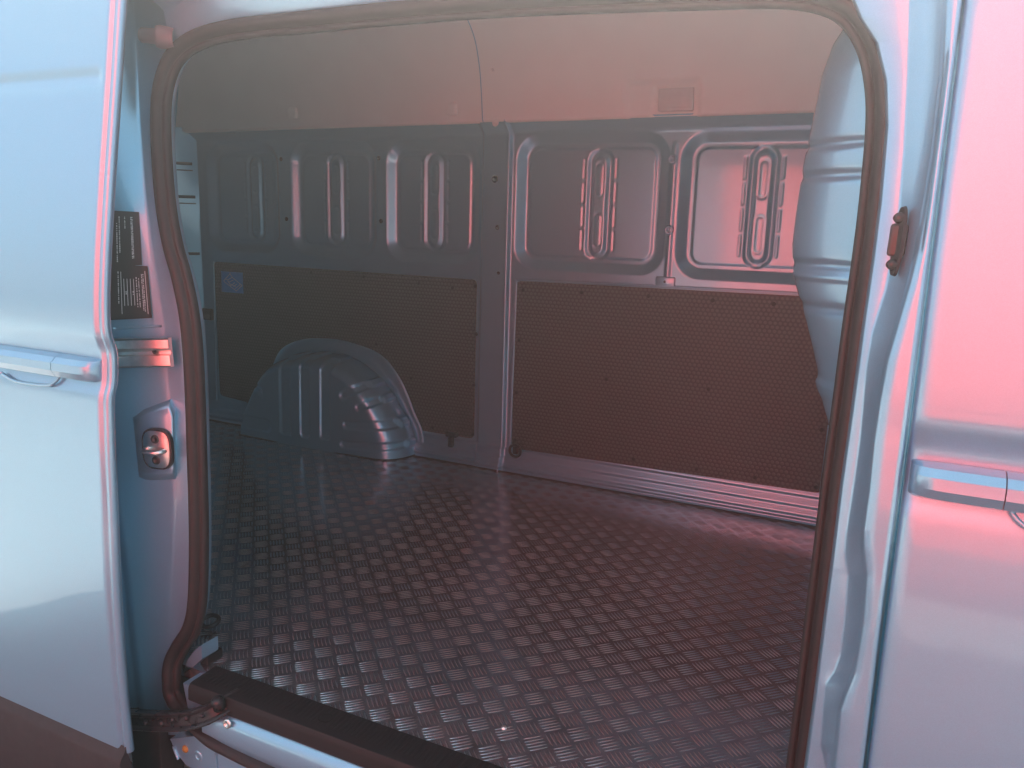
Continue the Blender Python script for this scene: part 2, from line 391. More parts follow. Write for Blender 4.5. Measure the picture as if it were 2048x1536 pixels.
# lower rail: three stepped flanges towards the floor
for zz, a in ((0.100, 0.010), (0.062, 0.010), (0.030, 0.012)): H -= a*sstep(zz+0.004, zz-0.004, Z)
H += 0.010*np.exp(-((Z-0.012)/0.006)**2)
Yw = W+H
reg = np.zeros(X.shape, int)-1
for k, (x0, x1, z0, z1) in enumerate(PANELS):
    reg[rrect(X, Z, x0, x1, z0, z1, 0.105) < -0.055] = k
nx, nz = X.shape; Pw = np.stack([X, Yw, Z], -1).reshape(-1, 3)
freg = reg[:-1, :-1]
def wall_piece(name, k, parent, label=None):
    ii, jj = np.where(freg == k)
    a = ii*nz+jj; q = np.stack([a, a+nz, a+nz+1, a+1], 1)
    u, inv = np.unique(q, return_inverse=True); q = inv.reshape(q.shape)
    return mesh_obj(name, Pw[u], q, PAINT, parent, label=label)
wall = wall_piece('side_wall', -1, van, 'pressed sheet inner side wall opposite the door')
for k in range(5): wall_piece('blind_window_panel', k, wall)
# fasteners of the wall, and dark discs standing in for shaded holes
def on_wall(px, py, dy=0.0): return P(px, py, 'Y', W+dy)
for px, py, r in ((990, 358, 0.013), (995, 455, 0.008), (997, 546, 0.006)):
    c = on_wall(px, py, -0.017)
    lathe('bolt_hole', [(0, 0.0015), (r*0.6, 0.0012), (r*0.62, 0.004), (r, 0.004), (r*1.15, 0.0)], c, (0, -1, 0), DARKMETAL, wall)
for px, py in ((1345, 318), (1338, 460)):
    c = on_wall(px, py, -0.005)
    lathe('threaded_insert', [(0, 0.0), (0.008, 0.0), (0.009, 0.007), (0.016, 0.007), (0.019, 0.0)], c, (0, -1, 0), PAINT, wall)
c = on_wall(1331, 563, 0); bevel_box('mounting_pad', (c[0]-0.038, W-0.012, c[2]-0.018), (c[0]+0.038, W+0.01, c[2]+0.018), 0.006, PAINT, wall)
lathe('bolt_hole', [(0, 0.001), (0.004, 0.001), (0.005, 0)], (c[0], W-0.0125, c[2]), (0, -1, 0), DARKMETAL, wall, n=12)
for px, py in ((562, 318), (573, 438), (757, 316), (762, 442)):
    c = on_wall(px, py, -0.001)
    lathe('bolt_hole', [(0, 0.001), (0.006, 0.001), (0.007, 0.003), (0.010, 0.0)], c, (0, -1, 0), DARKMETAL, wall, n=14)

# ---- lining boards
def board(name, poly, label, thick=0.005, y=W-0.004):
    poly = catmull_poly(poly); n = len(poly)
    V = [(p[0], y-thick, p[1]) for p in poly]+[(p[0], y, p[1]) for p in poly]
    F = [tuple(range(n))]+[(i, i+n, (i+1) % n+n, (i+1) % n) for i in range(n)]
    return mesh_obj(name, V, F, HONEY, van, smooth=False, label=label)
def catmull_poly(poly, r=0.022):
    """round the corners of a polygon"""
    out = []; n = len(poly)
    for i in range(n):
        p0, p1, p2 = (np.array(poly[k % n], float) for k in (i-1, i, i+1))
        a, b = p0-p1, p2-p1; la, lb = np.linalg.norm(a), np.linalg.norm(b); rr = min(r, la/2.2, lb/2.2)
        for t in (0, 0.25, 0.5, 0.75, 1):
            q = p1+a/la*rr*(1-t)**2+b/lb*rr*t**2; out.append(q)
    return out
right_board = board('lining_panel', [(-1.462, 0.105), (-0.205, 0.122), (-0.150, 0.60), (-0.150, 0.832), (-1.462, 0.822)], 'dark honeycomb board right of the centre pillar')
left_board = board('lining_panel', [(-3.160, 0.135), (-2.97, 0.12), (-2.90, 0.03), (-1.96, 0.03), (-1.93, 0.118), (-1.650, 0.118), (-1.650, 0.816), (-3.160, 0.824)], 'dark board behind the wheel arch')
def rivets(parent, pts):
    for px, py in pts:
        c = on_wall(px, py, -0.009)
        lathe('rivet', [(0, 0.004), (0.004, 0.0035), (0.0075, 0.0015), (0.0085, -0.001)], c, (0, -1, 0), BLACKP, parent, n=12)
rivets(right_board, [(1046, 580), (1163, 585), (1297, 592), (1425, 601), (1547, 608), (1038, 680), (1033, 785), (1030, 880), (1213, 758), (1417, 778), (1143, 900), (1267, 918), (1393, 938), (1510, 955), (1643, 860), (1632, 975)])
rivets(left_board, [(838, 566), (727, 553), (622, 545), (950, 572), (952, 668), (947, 770), (752, 688), (822, 756), (945, 868), (865, 855), (905, 575)])
# bead along the right hand edge of the board and the bottom
tube('edge_trim', [P(1033, 562, 'Y', W-0.010), P(1020, 892, 'Y', W-0.010)], 0.0045, PAINT, wall)
tube('edge_trim', [P(1658, 850, 'Y', W-0.008), P(1641, 986, 'Y', W-0.008)], 0.005, PAINT, wall)
tube('edge_trim', [P(1030, 559, 'Y', W-0.006), P(1330, 573, 'Y', W-0.006), P(1640, 589, 'Y', W-0.006)], 0.005, PAINT, wall)
tube('edge_trim', [P(427, 523, 'Y', W-0.006), P(430, 660, 'Y', W-0.006), P(433, 800, 'Y', W-0.006)], 0.005, PAINT, wall)
# blue sticker with a line drawing of a parcel
a, b = on_wall(445, 542), on_wall(490, 587); ys = W-0.0102
stick = mesh_obj('sticker', [(a[0], ys, b[2]), (b[0], ys, b[2]), (b[0], ys, a[2]), (a[0], ys, a[2])], [(0, 1, 2, 3)], BLUESTICK, left_board, smooth=False, label='small blue sticker with a white line drawing of a box')
def strokes(name, segs, org, ux, uz, w, nrm, mat, parent):
    V, F = [], []
    for (x0, y0, x1, y1) in segs:
        p, q = np.array([x0, y0], float), np.array([x1, y1], float); d = q-p; l = np.linalg.norm(d)
        if l < 1e-6: continue
        d /= l; n = np.array([-d[1], d[0]])*w/2; k = len(V)
        for c in (p-n, q-n, q+n, p+n): V.append(org+ux*c[0]+uz*c[1]+nrm)
        F.append((k, k+1, k+2, k+3))
    return mesh_obj(name, V, F, mat, parent, smooth=False)
icon = [(.12, .55, .42, .90), (.42, .90, .52, .74), (.52, .74, .95, .38), (.95, .38, .68, .10), (.68, .10, .14, .50), (.14, .50, .12, .55), (.20, .62, .30, .60), (.30, .60, .52, .74),
        (.30, .58, .44, .30), (.36, .50, .56, .62), (.46, .34, .62, .50), (.56, .30, .72, .44), (.42, .42, .66, .30), (.42, .90, .42, .97), (.62, .20, .90, .45)]
strokes('print', icon, np.array([a[0], ys-0.0006, b[2]]), np.array([b[0]-a[0], 0, 0]), np.array([0, 0, a[2]-b[2]]), 0.022, np.zeros(3), PRINT, stick)

# ---- lashing points and clip on the wall
def hook(px, py):
    c = on_wall(px, py, -0.02)
    o = bevel_box('lashing_eye', (c[0]-0.028, W-0.035, c[2]+0.010), (c[0]+0.028, W+0.0, c[2]+0.030), 0.006, DARKMETAL, van)
    bevel_box('hook', (c[0]-0.012, W-0.040, c[2]-0.035), (c[0]+0.012, W-0.016, c[2]+0.012), 0.006, DARKMETAL, o)
hook(904, 878)
c = on_wall(1031, 901, -0.03)
ring = tube('lashing_ring', [c+np.array([0.026*math.cos(t), -0.004, 0.026*math.sin(t)]) for t in np.linspace(0, 2*math.pi, 13)[:-1]], 0.006, DARKMETAL, van, closed=True)
bevel_box('ring_base', (c[0]-0.012, W-0.035, c[2]-0.016), (c[0]+0.012, W-0.005, c[2]+0.016), 0.004, DARKMETAL, ring)
c = on_wall(420, 628); bevel_box('clip', (c[0]-0.04, W-0.03, c[2]-0.028), (c[0]+0.036, W-0.004, c[2]+0.028), 0.006, BLACKP, van)

# ---- wheel arch
D = 0.165
base_z = -0.004
out = catmull([(-2.905, base_z), (-2.880, 0.12), (-2.805, 0.300), (-2.735, 0.415), (-2.610, 0.475), (-2.458, 0.495), (-2.311, 0.488), (-2.142, 0.446), (-2.032, 0.342), (-1.951, 0.189), (-1.912, 0.11), (-1.905, base_z)], 0.008)
# dome outline at the wall and at the front face
dome0 = catmull([(-2.885, base_z), (-2.862, 0.10), (-2.785, 0.262), (-2.715, 0.352), (-2.630, 0.398), (-2.489, 0.424), (-2.312, 0.418), (-2.193, 0.372), (-2.101, 0.300), (-2.022, 0.201), (-1.962, 0.105), (-1.945, base_z)], 0.008)
front0 = catmull([(-2.858, base_z), (-2.840, 0.085), (-2.762, 0.220), (-2.690, 0.308), (-2.600, 0.352), (-2.456, 0.372), (-2.320, 0.362), (-2.215, 0.318), (-2.146, 0.250), (-2.098, 0.150), (-2.076, 0.070), (-2.070, base_z)], 0.008)
def resamp(c, n):
    s = np.r_[0, np.cumsum(np.linalg.norm(np.diff(c, axis=0), axis=1))]; t = np.linspace(0, s[-1], n)
    return np.stack([np.interp(t, s, c[:, k]) for k in range(c.shape[1])], 1)
NS = 260; dome0 = resamp(dome0, NS); outr = resamp(out, NS); front0 = resamp(front0, NS)
tan = np.gradient(dome0, axis=0); tan /= np.linalg.norm(tan, axis=1)[:, None]; nin = np.stack([tan[:, 1], -tan[:, 0]], 1)
rows = []
R_top = 0.105
side = np.linspace(0, 1, NS)
Rs = 0.05+0.10*sstep(0.42, 0.70, side)+0.03*np.sin(side*math.pi)    # rounder on the right
ctr = np.array([-2.44, 0.0])
cap_n, rim_n = 60, 22
G = np.zeros((NS, rim_n+cap_n, 3))
for j in range(rim_n):
    t = j/(rim_n-1)*math.pi/2
    dep = D*math.sin(t)**0.9; p = front0+(dome0-front0)*math.cos(t)**0.9; p[:, 1] = np.maximum(p[:, 1], base_z)
    G[:, j, 0] = p[:, 0]; G[:, j, 2] = p[:, 1]; G[:, j, 1] = W-0.012-dep
last = G[:, rim_n-1].copy()
for j in range(cap_n):
    k = (j+1)/cap_n
    G[:, rim_n+j, 0] = last[:, 0]*(1-k)+ctr[0]*k; G[:, rim_n+j, 2] = last[:, 2]*(1-k)+ctr[1]*k; G[:, rim_n+j, 1] = last[:, 1]-0.006*math.sin(k*math.pi/2)
# beads: vertical channels on the front, curved ribs on the right shoulder
Gx, Gz = G[..., 0], G[..., 2]; bead = np.zeros(Gx.shape)
def wx(px, py): q = P(px, py, 'Y', W-D); return q[0], q[2]
for xa, xb, yt, yb in ((565, 587, 715, 871), (605, 624, 714, 875), (645, 665, 712, 880)):
    (ax_, zt), (bx_, zb) = wx(xa, yt), wx(xb, yb)
    s = rrect(Gx, Gz, min(ax_, wx(xa, yb)[0]), bx_, zb, zt+0.10, 0.018); bead += 0.0085*sstep(0.003, -0.006, s)
def capsule(p, q, r):
    a_ = np.array([p[0], p[1]]); b_ = np.array([q[0], q[1]]); ab = b_-a_
    t_ = np.clip(((Gx-a_[0])*ab[0]+(Gz-a_[1])*ab[1])/(ab@ab), 0, 1)
    return np.hypot(Gx-a_[0]-ab[0]*t_, Gz-a_[1]-ab[1]*t_)-r
def wy(px, py, y): q_ = P(px, py, 'Y', y); return q_[0], q_[2]
for (p_, q_, r_) in ((wy(692, 789, 1.715), wy(775, 752, 1.80), 0.019), (wy(727, 812, 1.73), wy(800, 785, 1.82), 0.018), (wy(700, 848, 1.715), wy(815, 845, 1.80), 0.021), (wy(694, 887, 1.715), wy(825, 888, 1.80), 0.018)):
    bead += 0.0085*sstep(0.003, -0.006, capsule(p_, q_, r_))
s = rrect(Gx, Gz, -2.86, -2.66, 0.04, 0.105, 0.03); bead += 0.004*sstep(0.004, -0.006, s)
s = np.abs(Gz-0.27+0.6*(Gx+2.78))-0.02; bead += 0.005*sstep(0.004, -0.008, np.maximum(s, np.abs(Gx+2.76)-0.05))
du = np.gradient(G, axis=0); dv = np.gradient(G, axis=1); nr = np.cross(du, dv); ln = np.linalg.norm(nr, axis=2, keepdims=True); nr = nr/np.maximum(ln, 1e-9)
nr[nr[..., 1] > 0.2] *= -1
G = G-nr*bead[..., None]
arch = grid_obj('wheel_arch', G, PAINT, van, flip=False, label='ribbed pressed steel wheel arch box')
# flange: from the dome to the outer outline
FG = np.zeros((NS, 6, 3))
for j, (k, yy) in enumerate(((0.0, W-0.010), (0.04, W-0.0165), (0.5, W-0.0165), (0.93, W-0.0165), (1.0, W-0.014), (1.0, W-0.001))):
    FG[:, j, 0] = dome0[:, 0]*(1-k)+outr[:, 0]*k; FG[:, j, 2] = dome0[:, 1]*(1-k)+outr[:, 1]*k; FG[:, j, 1] = yy
grid_obj('arch_flange', FG, PAINT, arch)
# sealant line where arch meets floor
basel = [(p[0], p[1], 0.002) for p in G[0, :rim_n]]+[tuple(np.r_[0, 0, 0.002]+np.r_[G[0, rim_n-1, :2]*(1-k)+G[-1, rim_n-1, :2]*k, 0]) for k in np.linspace(0.05, 0.95, 12)]+[(p[0], p[1], 0.002) for p in G[-1, :rim_n][::-1]]
tube('sealant_bead', np.array(basel)[::2], 0.005, RUBBER, arch)
tube('sealant_bead', [(-1.955, W-0.040, 0.001), (-1.6, W-0.042, 0.001), (-0.9, W-0.042, 0.001), (0.05, W-0.042, 0.001)], 0.006, RUBBER, wall, step=0.05)
tube('sealant_bead', [(REAR, W-0.040, 0.001), (-3.1, W-0.042, 0.001), (-2.88, W-0.042, 0.001)], 0.006, RUBBER, wall, step=0.05)

# ---- upper lining with lamp pocket
def liner_grid(x0, x1, pocket=None):
    sec = [(W-0.026, 1.452), (W-0.045, 1.446), (W-0.060, 1.452), (W-0.066, 1.475), (W-0.078, 1.56), (W-0.10, 1.66), (W-0.15, 1.76), (W-0.25, 1.83), (W-0.42, ROOF)]
    sec = catmull([(0, s[0], s[1]) for s in sec], 0.008)
    xs = np.arange(x0, x1+1e-6, 0.008); G = np.zeros((len(xs), len(sec), 3))
    for i, x in enumerate(xs): G[i] = sec; G[i, :, 0] = x
    if pocket:
        px0, px1, pz0, pz1 = pocket
        d = rrect(G[..., 0], G[..., 2], px0, px1, pz0, pz1, 0.02); G[..., 1] += 0.016*sstep(0.004, -0.018, d)
        d = rrect(G[..., 0], G[..., 2], -0.912, -0.758, 1.452, 1.556, 0.012); G[..., 1] += 0.008*sstep(0.003, -0.008, d)
    return G
def on_liner(px, py):
    return P(px, py, 'Y', W-0.07)
a, b = on_liner(1250, 163), on_liner(1400, 236)
grid_obj('upper_lining', liner_grid(-1.604, 0.06, (a[0], b[0], b[2]-0.05, a[2])), LINER, van, label='pale upper lining right of the seam, with lamp pocket')
grid_obj('upper_lining', liner_grid(REAR+0.02, -1.608), LINER, van, label='pale upper lining left of the seam')
a, b = on_liner(1316, 176), on_liner(1384, 220)
lamp = bevel_box('interior_lamp', (a[0], W-0.066, b[2]), (b[0], W-0.03, a[2]), 0.006, LAMPLENS, van, label='flat rectangular load space lamp')
bevel_box('lamp_edge', (a[0]+0.008, W-0.0675, b[2]+0.006), (b[0]-0.008, W-0.06, b[2]+0.012), 0.001, LAMPLENS, lamp)
for px, py in ((588, 226), (905, 218)):
    c = on_liner(px, py); bevel_box('lining_clip', (c[0]-0.022, W-0.088, c[2]-0.026), (c[0]+0.022, W-0.05, c[2]+0.024), 0.010, LINER, van)
c = on_liner(990, 245); lathe('lining_button', [(0, 0.004), (0.012, 0.003), (0.015, -0.004)], c, (0, -1, 0.1), LINER, van, n=16)
c = on_liner(985, 140); lathe('lining_button', [(0, 0.004), (0.006, 0.003), (0.008, -0.02)], P(985, 140, 'Y', W-0.095), (0, -1, 0.1), LINER, van, n=12)

# ---- roof lining and closing walls of the load space
mesh_obj('roof_lining', [(REAR, 0.40, ROOF), (0.12, 0.40, ROOF), (0.12, W-0.40, ROOF), (REAR, W-0.40, ROOF)], [(0, 1, 2, 3)], LINER, van, smooth=False)
near = [(0.42, ROOF), (0.36, 1.84), (0.30, 1.76), (0.26, 1.64), (0.24, 1.56)]
Gn = np.array([[(x, y, z) for (y, z) in near] for x in np.linspace(REAR, 0.12, 20)]); grid_obj('near_roof_rail', Gn, PAINT, van)
# near side wall behind the sliding door (seen from inside only)
Gn = np.array([[(x, side_y(z)+0.20+0.015*math.sin(x*9), z) for z in np.linspace(-0.03, 1.80, 12)] for x in np.linspace(REAR, -1.56, 30)]); grid_obj('near_side_wall', Gn, PAINT, van)
# rear end: door inner trim with slots, and the corner pillar
rear = mesh_obj('rear_door_wall', [(REAR, 0.1, -0.03), (REAR, W+0.05, -0.03), (REAR, W+0.05, ROOF), (REAR, 0.1, ROOF)], [(0, 1, 2, 3)], PAINT, van, smooth=False)
rd = bevel_box('rear_door_trim', (REAR+0.004, 0.30, 0.95), (REAR+0.03, W-0.33, 1.36), 0.008, LINER, rear)
for k in range(5): bevel_box('vent_slot', (REAR+0.029, W-0.50, 1.14+k*0.035), (REAR+0.032, W-0.36, 1.15+k*0.035), 0.001, BLACKP, rd)
# corner pillar: lofted angled post between rear doors and wall
prow = []
for z in np.linspace(-0.01, 1.47, 60):
    k = sstep(0.9, 1.47, z)*0.06
    prow.append([(REAR+0.001, W-0.20-k, z), (REAR+0.015, W-0.165-k, z), (REAR+0.022, W-0.160-k, z), (REAR+0.136, W-0.103-k*0.8, z), (REAR+0.143, W-0.097-k*0.8, z), (REAR+0.208, W-0.010-k*0.1, z), (REAR+0.214, W-0.005, z), (REAR+0.25, W-0.003, z)])
pil = grid_obj('corner_pillar', prow, PAINT, van, sharp=25)
for zc, h in ((1.30, 0.014), (1.268, 0.006), (1.14, 0.014), (1.108, 0.006), (0.86, 0.014)):
    kk = sstep(0.9, 1.47, zc)*0.06
    bevel_box('pillar_slot', (-0.052, -0.002, zc-h/2), (0.052, 0.003, zc+h/2), 0.001, BLACKP, pil,
              M=(np.array([REAR+0.1755, W-0.0535-kk*0.45, 0.0]), np.array([0.6, 0.8, 0]), np.array([0.8, -0.6, 0]), np.array([0, 0, 1.0])))

# ---- bulkhead at the right
bk = [(20, 1712), (60, 1685), (90, 1665), (150, 1643), (240, 1625), (330, 1606), (430, 1591), (490, 1584), (530, 1585), (570, 1591), (640, 1611), (700, 1626), (742, 1635), (760, 1634), (780, 1638), (820, 1649), (860, 1661), (920, 1690), (1000, 1725), (1150, 1770), (1400, 1800)]
bp_y = np.array([b[0] for b in bk]); bp_x = np.array([b[1] for b in bk])
rowsB = []; pys = np.concatenate([np.arange(-150, 20, 20), np.arange(20, 1400, 4)])
for py in pys:
    xs_ = np.interp(py, bp_y, bp_x) if py >= 20 else 1712+(20-py)*0.6
    q1 = P(xs_, py, 'Y', 0.31); z = q1[2]
    groove = 0.0
    for gy, gw in ((292, 9), (352, 9), (522, 8), (545, 6), (605, 9)): groove += 0.007*math.exp(-((py-gy-3)/gw)**2)*(1 if gy != 545 else -0.7)
    groove += 0.006*sstep(748, 760, py)*sstep(800, 770, py)*-1
    x1 = q1[0]; x0 = -0.058; xm = x1+(x0-x1)*0.45
    base = [(x0+0.03, 0.17, z), (x0-0.002, 0.20, z)]
    arc = [(x1+(x0-x1)*0.75, 0.218), (x1+(x0-x1)*0.5, 0.238), (x1+(x0-x1)*0.28, 0.258), (x1+(x0-x1)*0.12, 0.279), (x1+(x0-x1)*0.03, 0.298), (x1, 0.312), (x1+0.004, 0.335), (x1+0.02, 0.38), (x1+0.05, 0.50), (x1+0.08, 0.9), (x1+0.09, W)]
    row = [np.array(p, float) for p in base]+[np.array([ax_, ay_, z]) for ax_, ay_ in arc]
    for k in range(2, 9): row[k] = row[k]+np.array([0.55, 0.83, 0])*groove*(1 if k < 7 else 0.6)
    rowsB.append(row)
grid_obj('bulkhead', rowsB, PAINT, van, label='bulged light blue bulkhead with horizontal beads')

# ---- door opening seal
seal_px = [(352, 1400), (343, 1362), (345, 1325), (362, 1290), (383, 1255), (394, 1200), (397, 1100), (396, 1000), (393, 900), (390, 800), (385, 700), (377, 625), (362, 552), (345, 490), (331, 410), (323, 310), (321, 225), (328, 165), (350, 112), (395, 78), (470, 58), (600, 44), (800, 24), (1000, 8), (1200, -2), (1400, -10), (1560, -14), (1650, -2), (1705, 28), (1742, 85), (1760, 160), (1763, 250), (1750, 400), (1735, 520), (1716, 650), (1692, 830), (1672, 970), (1655, 1110), (1637, 1250), (1618, 1400), (1600, 1536)]
SEAL_OFF = 0.100
sp = []
for k, (x, y) in enumerate(seal_px): sp.append(PS(x, y, SEAL_OFF-0.03*sstep(1250, 1400, y) if k < 6 else SEAL_OFF))
rx = sp[-1][0]
sp += [np.array([rx-0.002, 0.07, 0.12]), np.array([rx-0.03, 0.04, -0.03]), np.array([rx-0.10, 0.022, -0.105]), np.array([-0.5, 0.018, -0.118]), np.array([-0.9, 0.018, -0.118])]
for x, y in ((560, 1543), (470, 1500), (415, 1468)): sp.append(P(x, y, 'Y', 0.018))
seal_path = catmull(sp, 0.012, closed=True)
sec = []
for k in range(14): th = math.pi*1.25-2*math.pi*0.80*k/13; sec.append((0.006+0.0135*math.cos(th), 0.010+0.0135*math.sin(th)))
sec += [(-0.004, -0.004), (0.0, -0.012)]
sec = [(-0.020, -0.012), (-0.0215, -0.003), (-0.019, 0.004), (-0.014, 0.006), (-0.0105, 0.003), (-0.0095, 0.0), (-0.008, 0.007), (-0.003, 0.0155), (0.004, 0.0195), (0.011, 0.0180), (0.0165, 0.012), (0.0185, 0.003), (0.017, -0.006), (0.012, -0.012)]
seal_c = seal_path.mean(0)
SG = sweep(seal_path, sec, (0, -1, 0), closed=True)
# make sure +a points away from the opening
mid = SG[len(SG)//4]
def orient(SG, path):
    a = SG[:, 10]-SG[:, 0]; o = path-seal_c
    return (np.einsum('ij,ij->i', a, o).mean() > 0)
if not orient(SG, seal_path): SG = sweep(seal_path, [(-s[0], s[1]) for s in sec], (0, -1, 0), closed=True)
seal = grid_obj('door_seal', SG, RUBBER, van, closed_u=True, closed_v=True, label='dark rubber seal round the side door opening')

# ---- rear jamb (outer pillar face beside the open sliding door)
jy = [-60, 20, 100, 200, 280, 380, 480, 560, 650, 740, 800, 860, 930, 1000, 1100, 1200, 1300, 1400, 1470]
ridge = [262, 268, 273, 279, 285, 293, 305, 314, 325, 331, 337, 344, 348, 350, 346, 340, 333, 326, 322]
crease = [215, 215, 215, 215, 215, 215, 215, 215, 215, 215, 216, 218, 222, 230, 246, 258, 268, 279, 284]
sealx = np.interp(jy, [y for x, y in seal_px[:20]][::-1], [x for x, y in seal_px[:20]][::-1])
sealx[0] = 420; sealx[1] = 395; sealx[2] = 352
rowsJ = []
yy = np.arange(-60, 1471, 6)
for py in yy:
    rx_, cx_, sx_ = (np.interp(py, jy, v) for v in (ridge, crease, sealx))
    off_s = SEAL_OFF-0.03*sstep(1250, 1400, py)
    hid = 185
    jo = lambda x: 0.036+0.052*(x-222)/max(60, rx_-222)
    cr = sstep(880, 1080, py)
    pts = [(hid, jo(hid)), (cx_-10, jo(cx_-10)+0.004*cr), (cx_-3, jo(cx_-3)+0.006*cr), (cx_+3, jo(cx_+3)-0.003*cr), (cx_+12, jo(cx_+12)), (rx_-10, jo(rx_-10)), (rx_-3, 0.0865), (rx_+1, 0.0885), (rx_+5, 0.0905), (rx_+(sx_-rx_)*0.5, off_s-0.002), (sx_-4, off_s+0.004), (sx_+8, off_s+0.012)]
    if rx_+5 > sx_-10: pts = [p if i < 5 else (min(p[0], sx_+10), p[1]) for i, p in enumerate(pts)]
    rowsJ.append([PS(x, py, o) for x, o in pts])
jamb = grid_obj('rear_jamb', rowsJ, PAINT, van, label='light blue door jamb behind the open sliding door')
# return from the jamb to the near inside wall
rin = []
for k, p in enumerate(seal_path):
    o = np.array([p[0], p[1], p[2]]); c = seal_c; d = (o-c); d[1] = 0; d /= np.linalg.norm(d)
    rin.append([o+d*0.006+np.array([0, 0.006, 0]), o-d*0.006+np.array([0, 0.016, 0]), o-d*0.004+np.array([0, 0.035, 0]), o+d*0.03+np.array([0, 0.055, 0]), o+d*0.12+np.array([0, 0.075, 0])])
rin = [r for r in rin if r[0][2] > 0.10]
grid_obj('opening_flange', rin, PAINT, van)

# stickers on the jamb
def jamb_off(px, py):
    r_ = np.interp(py, jy, ridge); return 0.036+0.052*(px-222)/(r_-222)
def bil(px, u, v):
    """px: four corner pixels (v=1 left, v=1 right, v=0 right, v=0 left); u across, v downwards"""
    p = [np.array(q, float) for q in px]
    return (p[3]*(1-u)+p[2]*u)*(1-v)+(p[0]*(1-u)+p[1]*u)*v
def jamb_sheet(name, px, off, label):
    G = [[PS(*bil(px, u, v), jamb_off(*bil(px, u, v))-off) for u in np.linspace(0, 1, 8)] for v in np.linspace(0, 1, 8)]
    return grid_obj(name, G, STICKER, jamb, label=label)
def print_on(px, off, parent, rows, w):
    V, F = [], []
    def stroke(u0, v0, u1, v1, w):
        d = np.array([u1-u0, v1-v0]); d /= np.linalg.norm(d); n_ = np.array([-d[1], d[0]])*w/2; k = len(V)
        for (a, b) in ((u0-n_[0], v0-n_[1]), (u1-n_[0], v1-n_[1]), (u1+n_[0], v1+n_[1]), (u0+n_[0], v0+n_[1])):
            q = bil(px, a, b); V.append(PS(q[0], q[1], jamb_off(q[0], q[1])-off))
        F.append((k, k+1, k+2, k+3))
    for (u, v0, v1, kind) in rows:
        if kind == 'line': stroke(u, v0, u, v1, w*0.6); continue
        v = v0
        while v < v1:
            l = random.uniform(0.012, 0.030); stroke(u, v, u, min(v+l, v1+0.01), w*random.uniform(0.8, 1.2)); v += l+random.choice((0.008, 0.010, 0.022))
    mesh_obj('print', V, F, PRINT, parent, smooth=False)
PX1 = [(205, 536), (284, 530), (278, 424), (205, 420)]; PX2 = [(205, 641), (304, 636), (295, 532), (205, 529)]
s1 = jamb_sheet('sticker', PX1, 0.0030, 'upper black sticker with white print')
s2 = jamb_sheet('sticker', PX2, 0.0040, 'lower black sticker with white table')
print_on(PX1, 0.0042, s1, [(0.80, 0.10, 0.86, 't'), (0.77, 0.10, 0.86, 't'), (0.60, 0.10, 0.32, 't'), (0.45, 0.10, 0.74, 't'), (0.38, 0.22, 0.92, 't')], 0.024)
print_on(PX2, 0.0052, s2, [(0.88, 0.16, 0.86, 't'), (0.85, 0.16, 0.84, 't'), (0.78, 0.24, 0.80, 't'), (0.73, 0.22, 0.78, 't'), (0.67, 0.25, 0.75, 'line'), (0.60, 0.25, 0.75, 'line'), (0.53, 0.25, 0.75, 'line'), (0.46, 0.25, 0.75, 'line'), (0.65, 0.48, 0.54, 't'), (0.50, 0.48, 0.54, 't'), (0.93, 0.10, 0.92, 'line'), (0.34, 0.12, 0.72, 't'), (0.40, 0.12, 0.9, 'line')], 0.018)
# steel runner rail
rail_pts = []
for px, py in ((342, 672), (232, 668)): rail_pts.append(PS(px, py, 0.068))
r0 = PS(343, 706, 0.074); r1 = PS(215, 708, 0.018)
rsec = [(-0.030, -0.006), (-0.030, 0.006), (-0.026, 0.010), (-0.004, 0.011), (-0.002, 0.003), (0.004, 0.002), (0.006, 0.004), (0.008, 0.009), (0.012, 0.0125), (0.030, 0.012), (0.0335, 0.008), (0.0335, -0.006)]
rg = sweep(np.array([r1, r0]), [(a, b) for a, b in rsec], (0, -1, 0))
if rg[0, 0, 2] > rg[0, 9, 2]: rg = sweep(np.array([r1, r0]), [(-a, b) for a, b in rsec], (0, -1, 0))
rail = grid_obj('runner_rail', rg, STEEL, van, closed_v=True, caps=True, sharp=25, label='bare steel sliding door rail end')
c = PS(309, 702, 0.0545); lathe('rail_hole', [(0, 0), (0.006, 0), (0.007, 0.001)], c, (0, -1, 0), UNDER, rail, n=16)  # flat dark disc in place of the shaded bore
# recess bead round the rail end
tube('rail_pocket', [PS(228, 657, 0.040), PS(325, 652, 0.090)], 0.004, PAINT, jamb)
# boss and striker plate
bo = [(268, 838), (290, 826), (338, 812), (346, 830), (348, 940), (346, 948), (292, 952), (280, 948)]
Vb = [PS(x, y, jamb_off(x, y)*0.55+0.022) for x, y in bo]; Vb2 = [PS(x+(x-312)*0.16, y+(y-890)*0.20, jamb_off(x, y)+0.004) for x, y in bo]; n = len(bo)
Vc = [v*0.93+np.mean(Vb, axis=0)*0.07+np.array([0, -0.003, 0]) for v in Vb]
mesh_obj('striker_boss', Vc+Vb+Vb2, [tuple(range(n))]+[(i, i+n, (i+1) % n+n, (i+1) % n) for i in range(n)]+[(i+n, i+2*n, (i+1) % n+2*n, (i+1) % n+n) for i in range(n)], PAINT, jamb, sharp=85)
c = PS(315, 898, 0.056)
Mx = (c, np.array([0.975, 0.22, 0]), np.array([0.22, -0.975, 0]), np.array([0.0, 0, 1.0]))
def oval(w, h, n=28, p=3.2):
    return [(w*np.sign(math.cos(t))*abs(math.cos(t))**(2/p), h*np.sign(math.sin(t))*abs(math.sin(t))**(2/p)) for t in np.linspace(0, 2*math.pi, n, endpoint=False)]
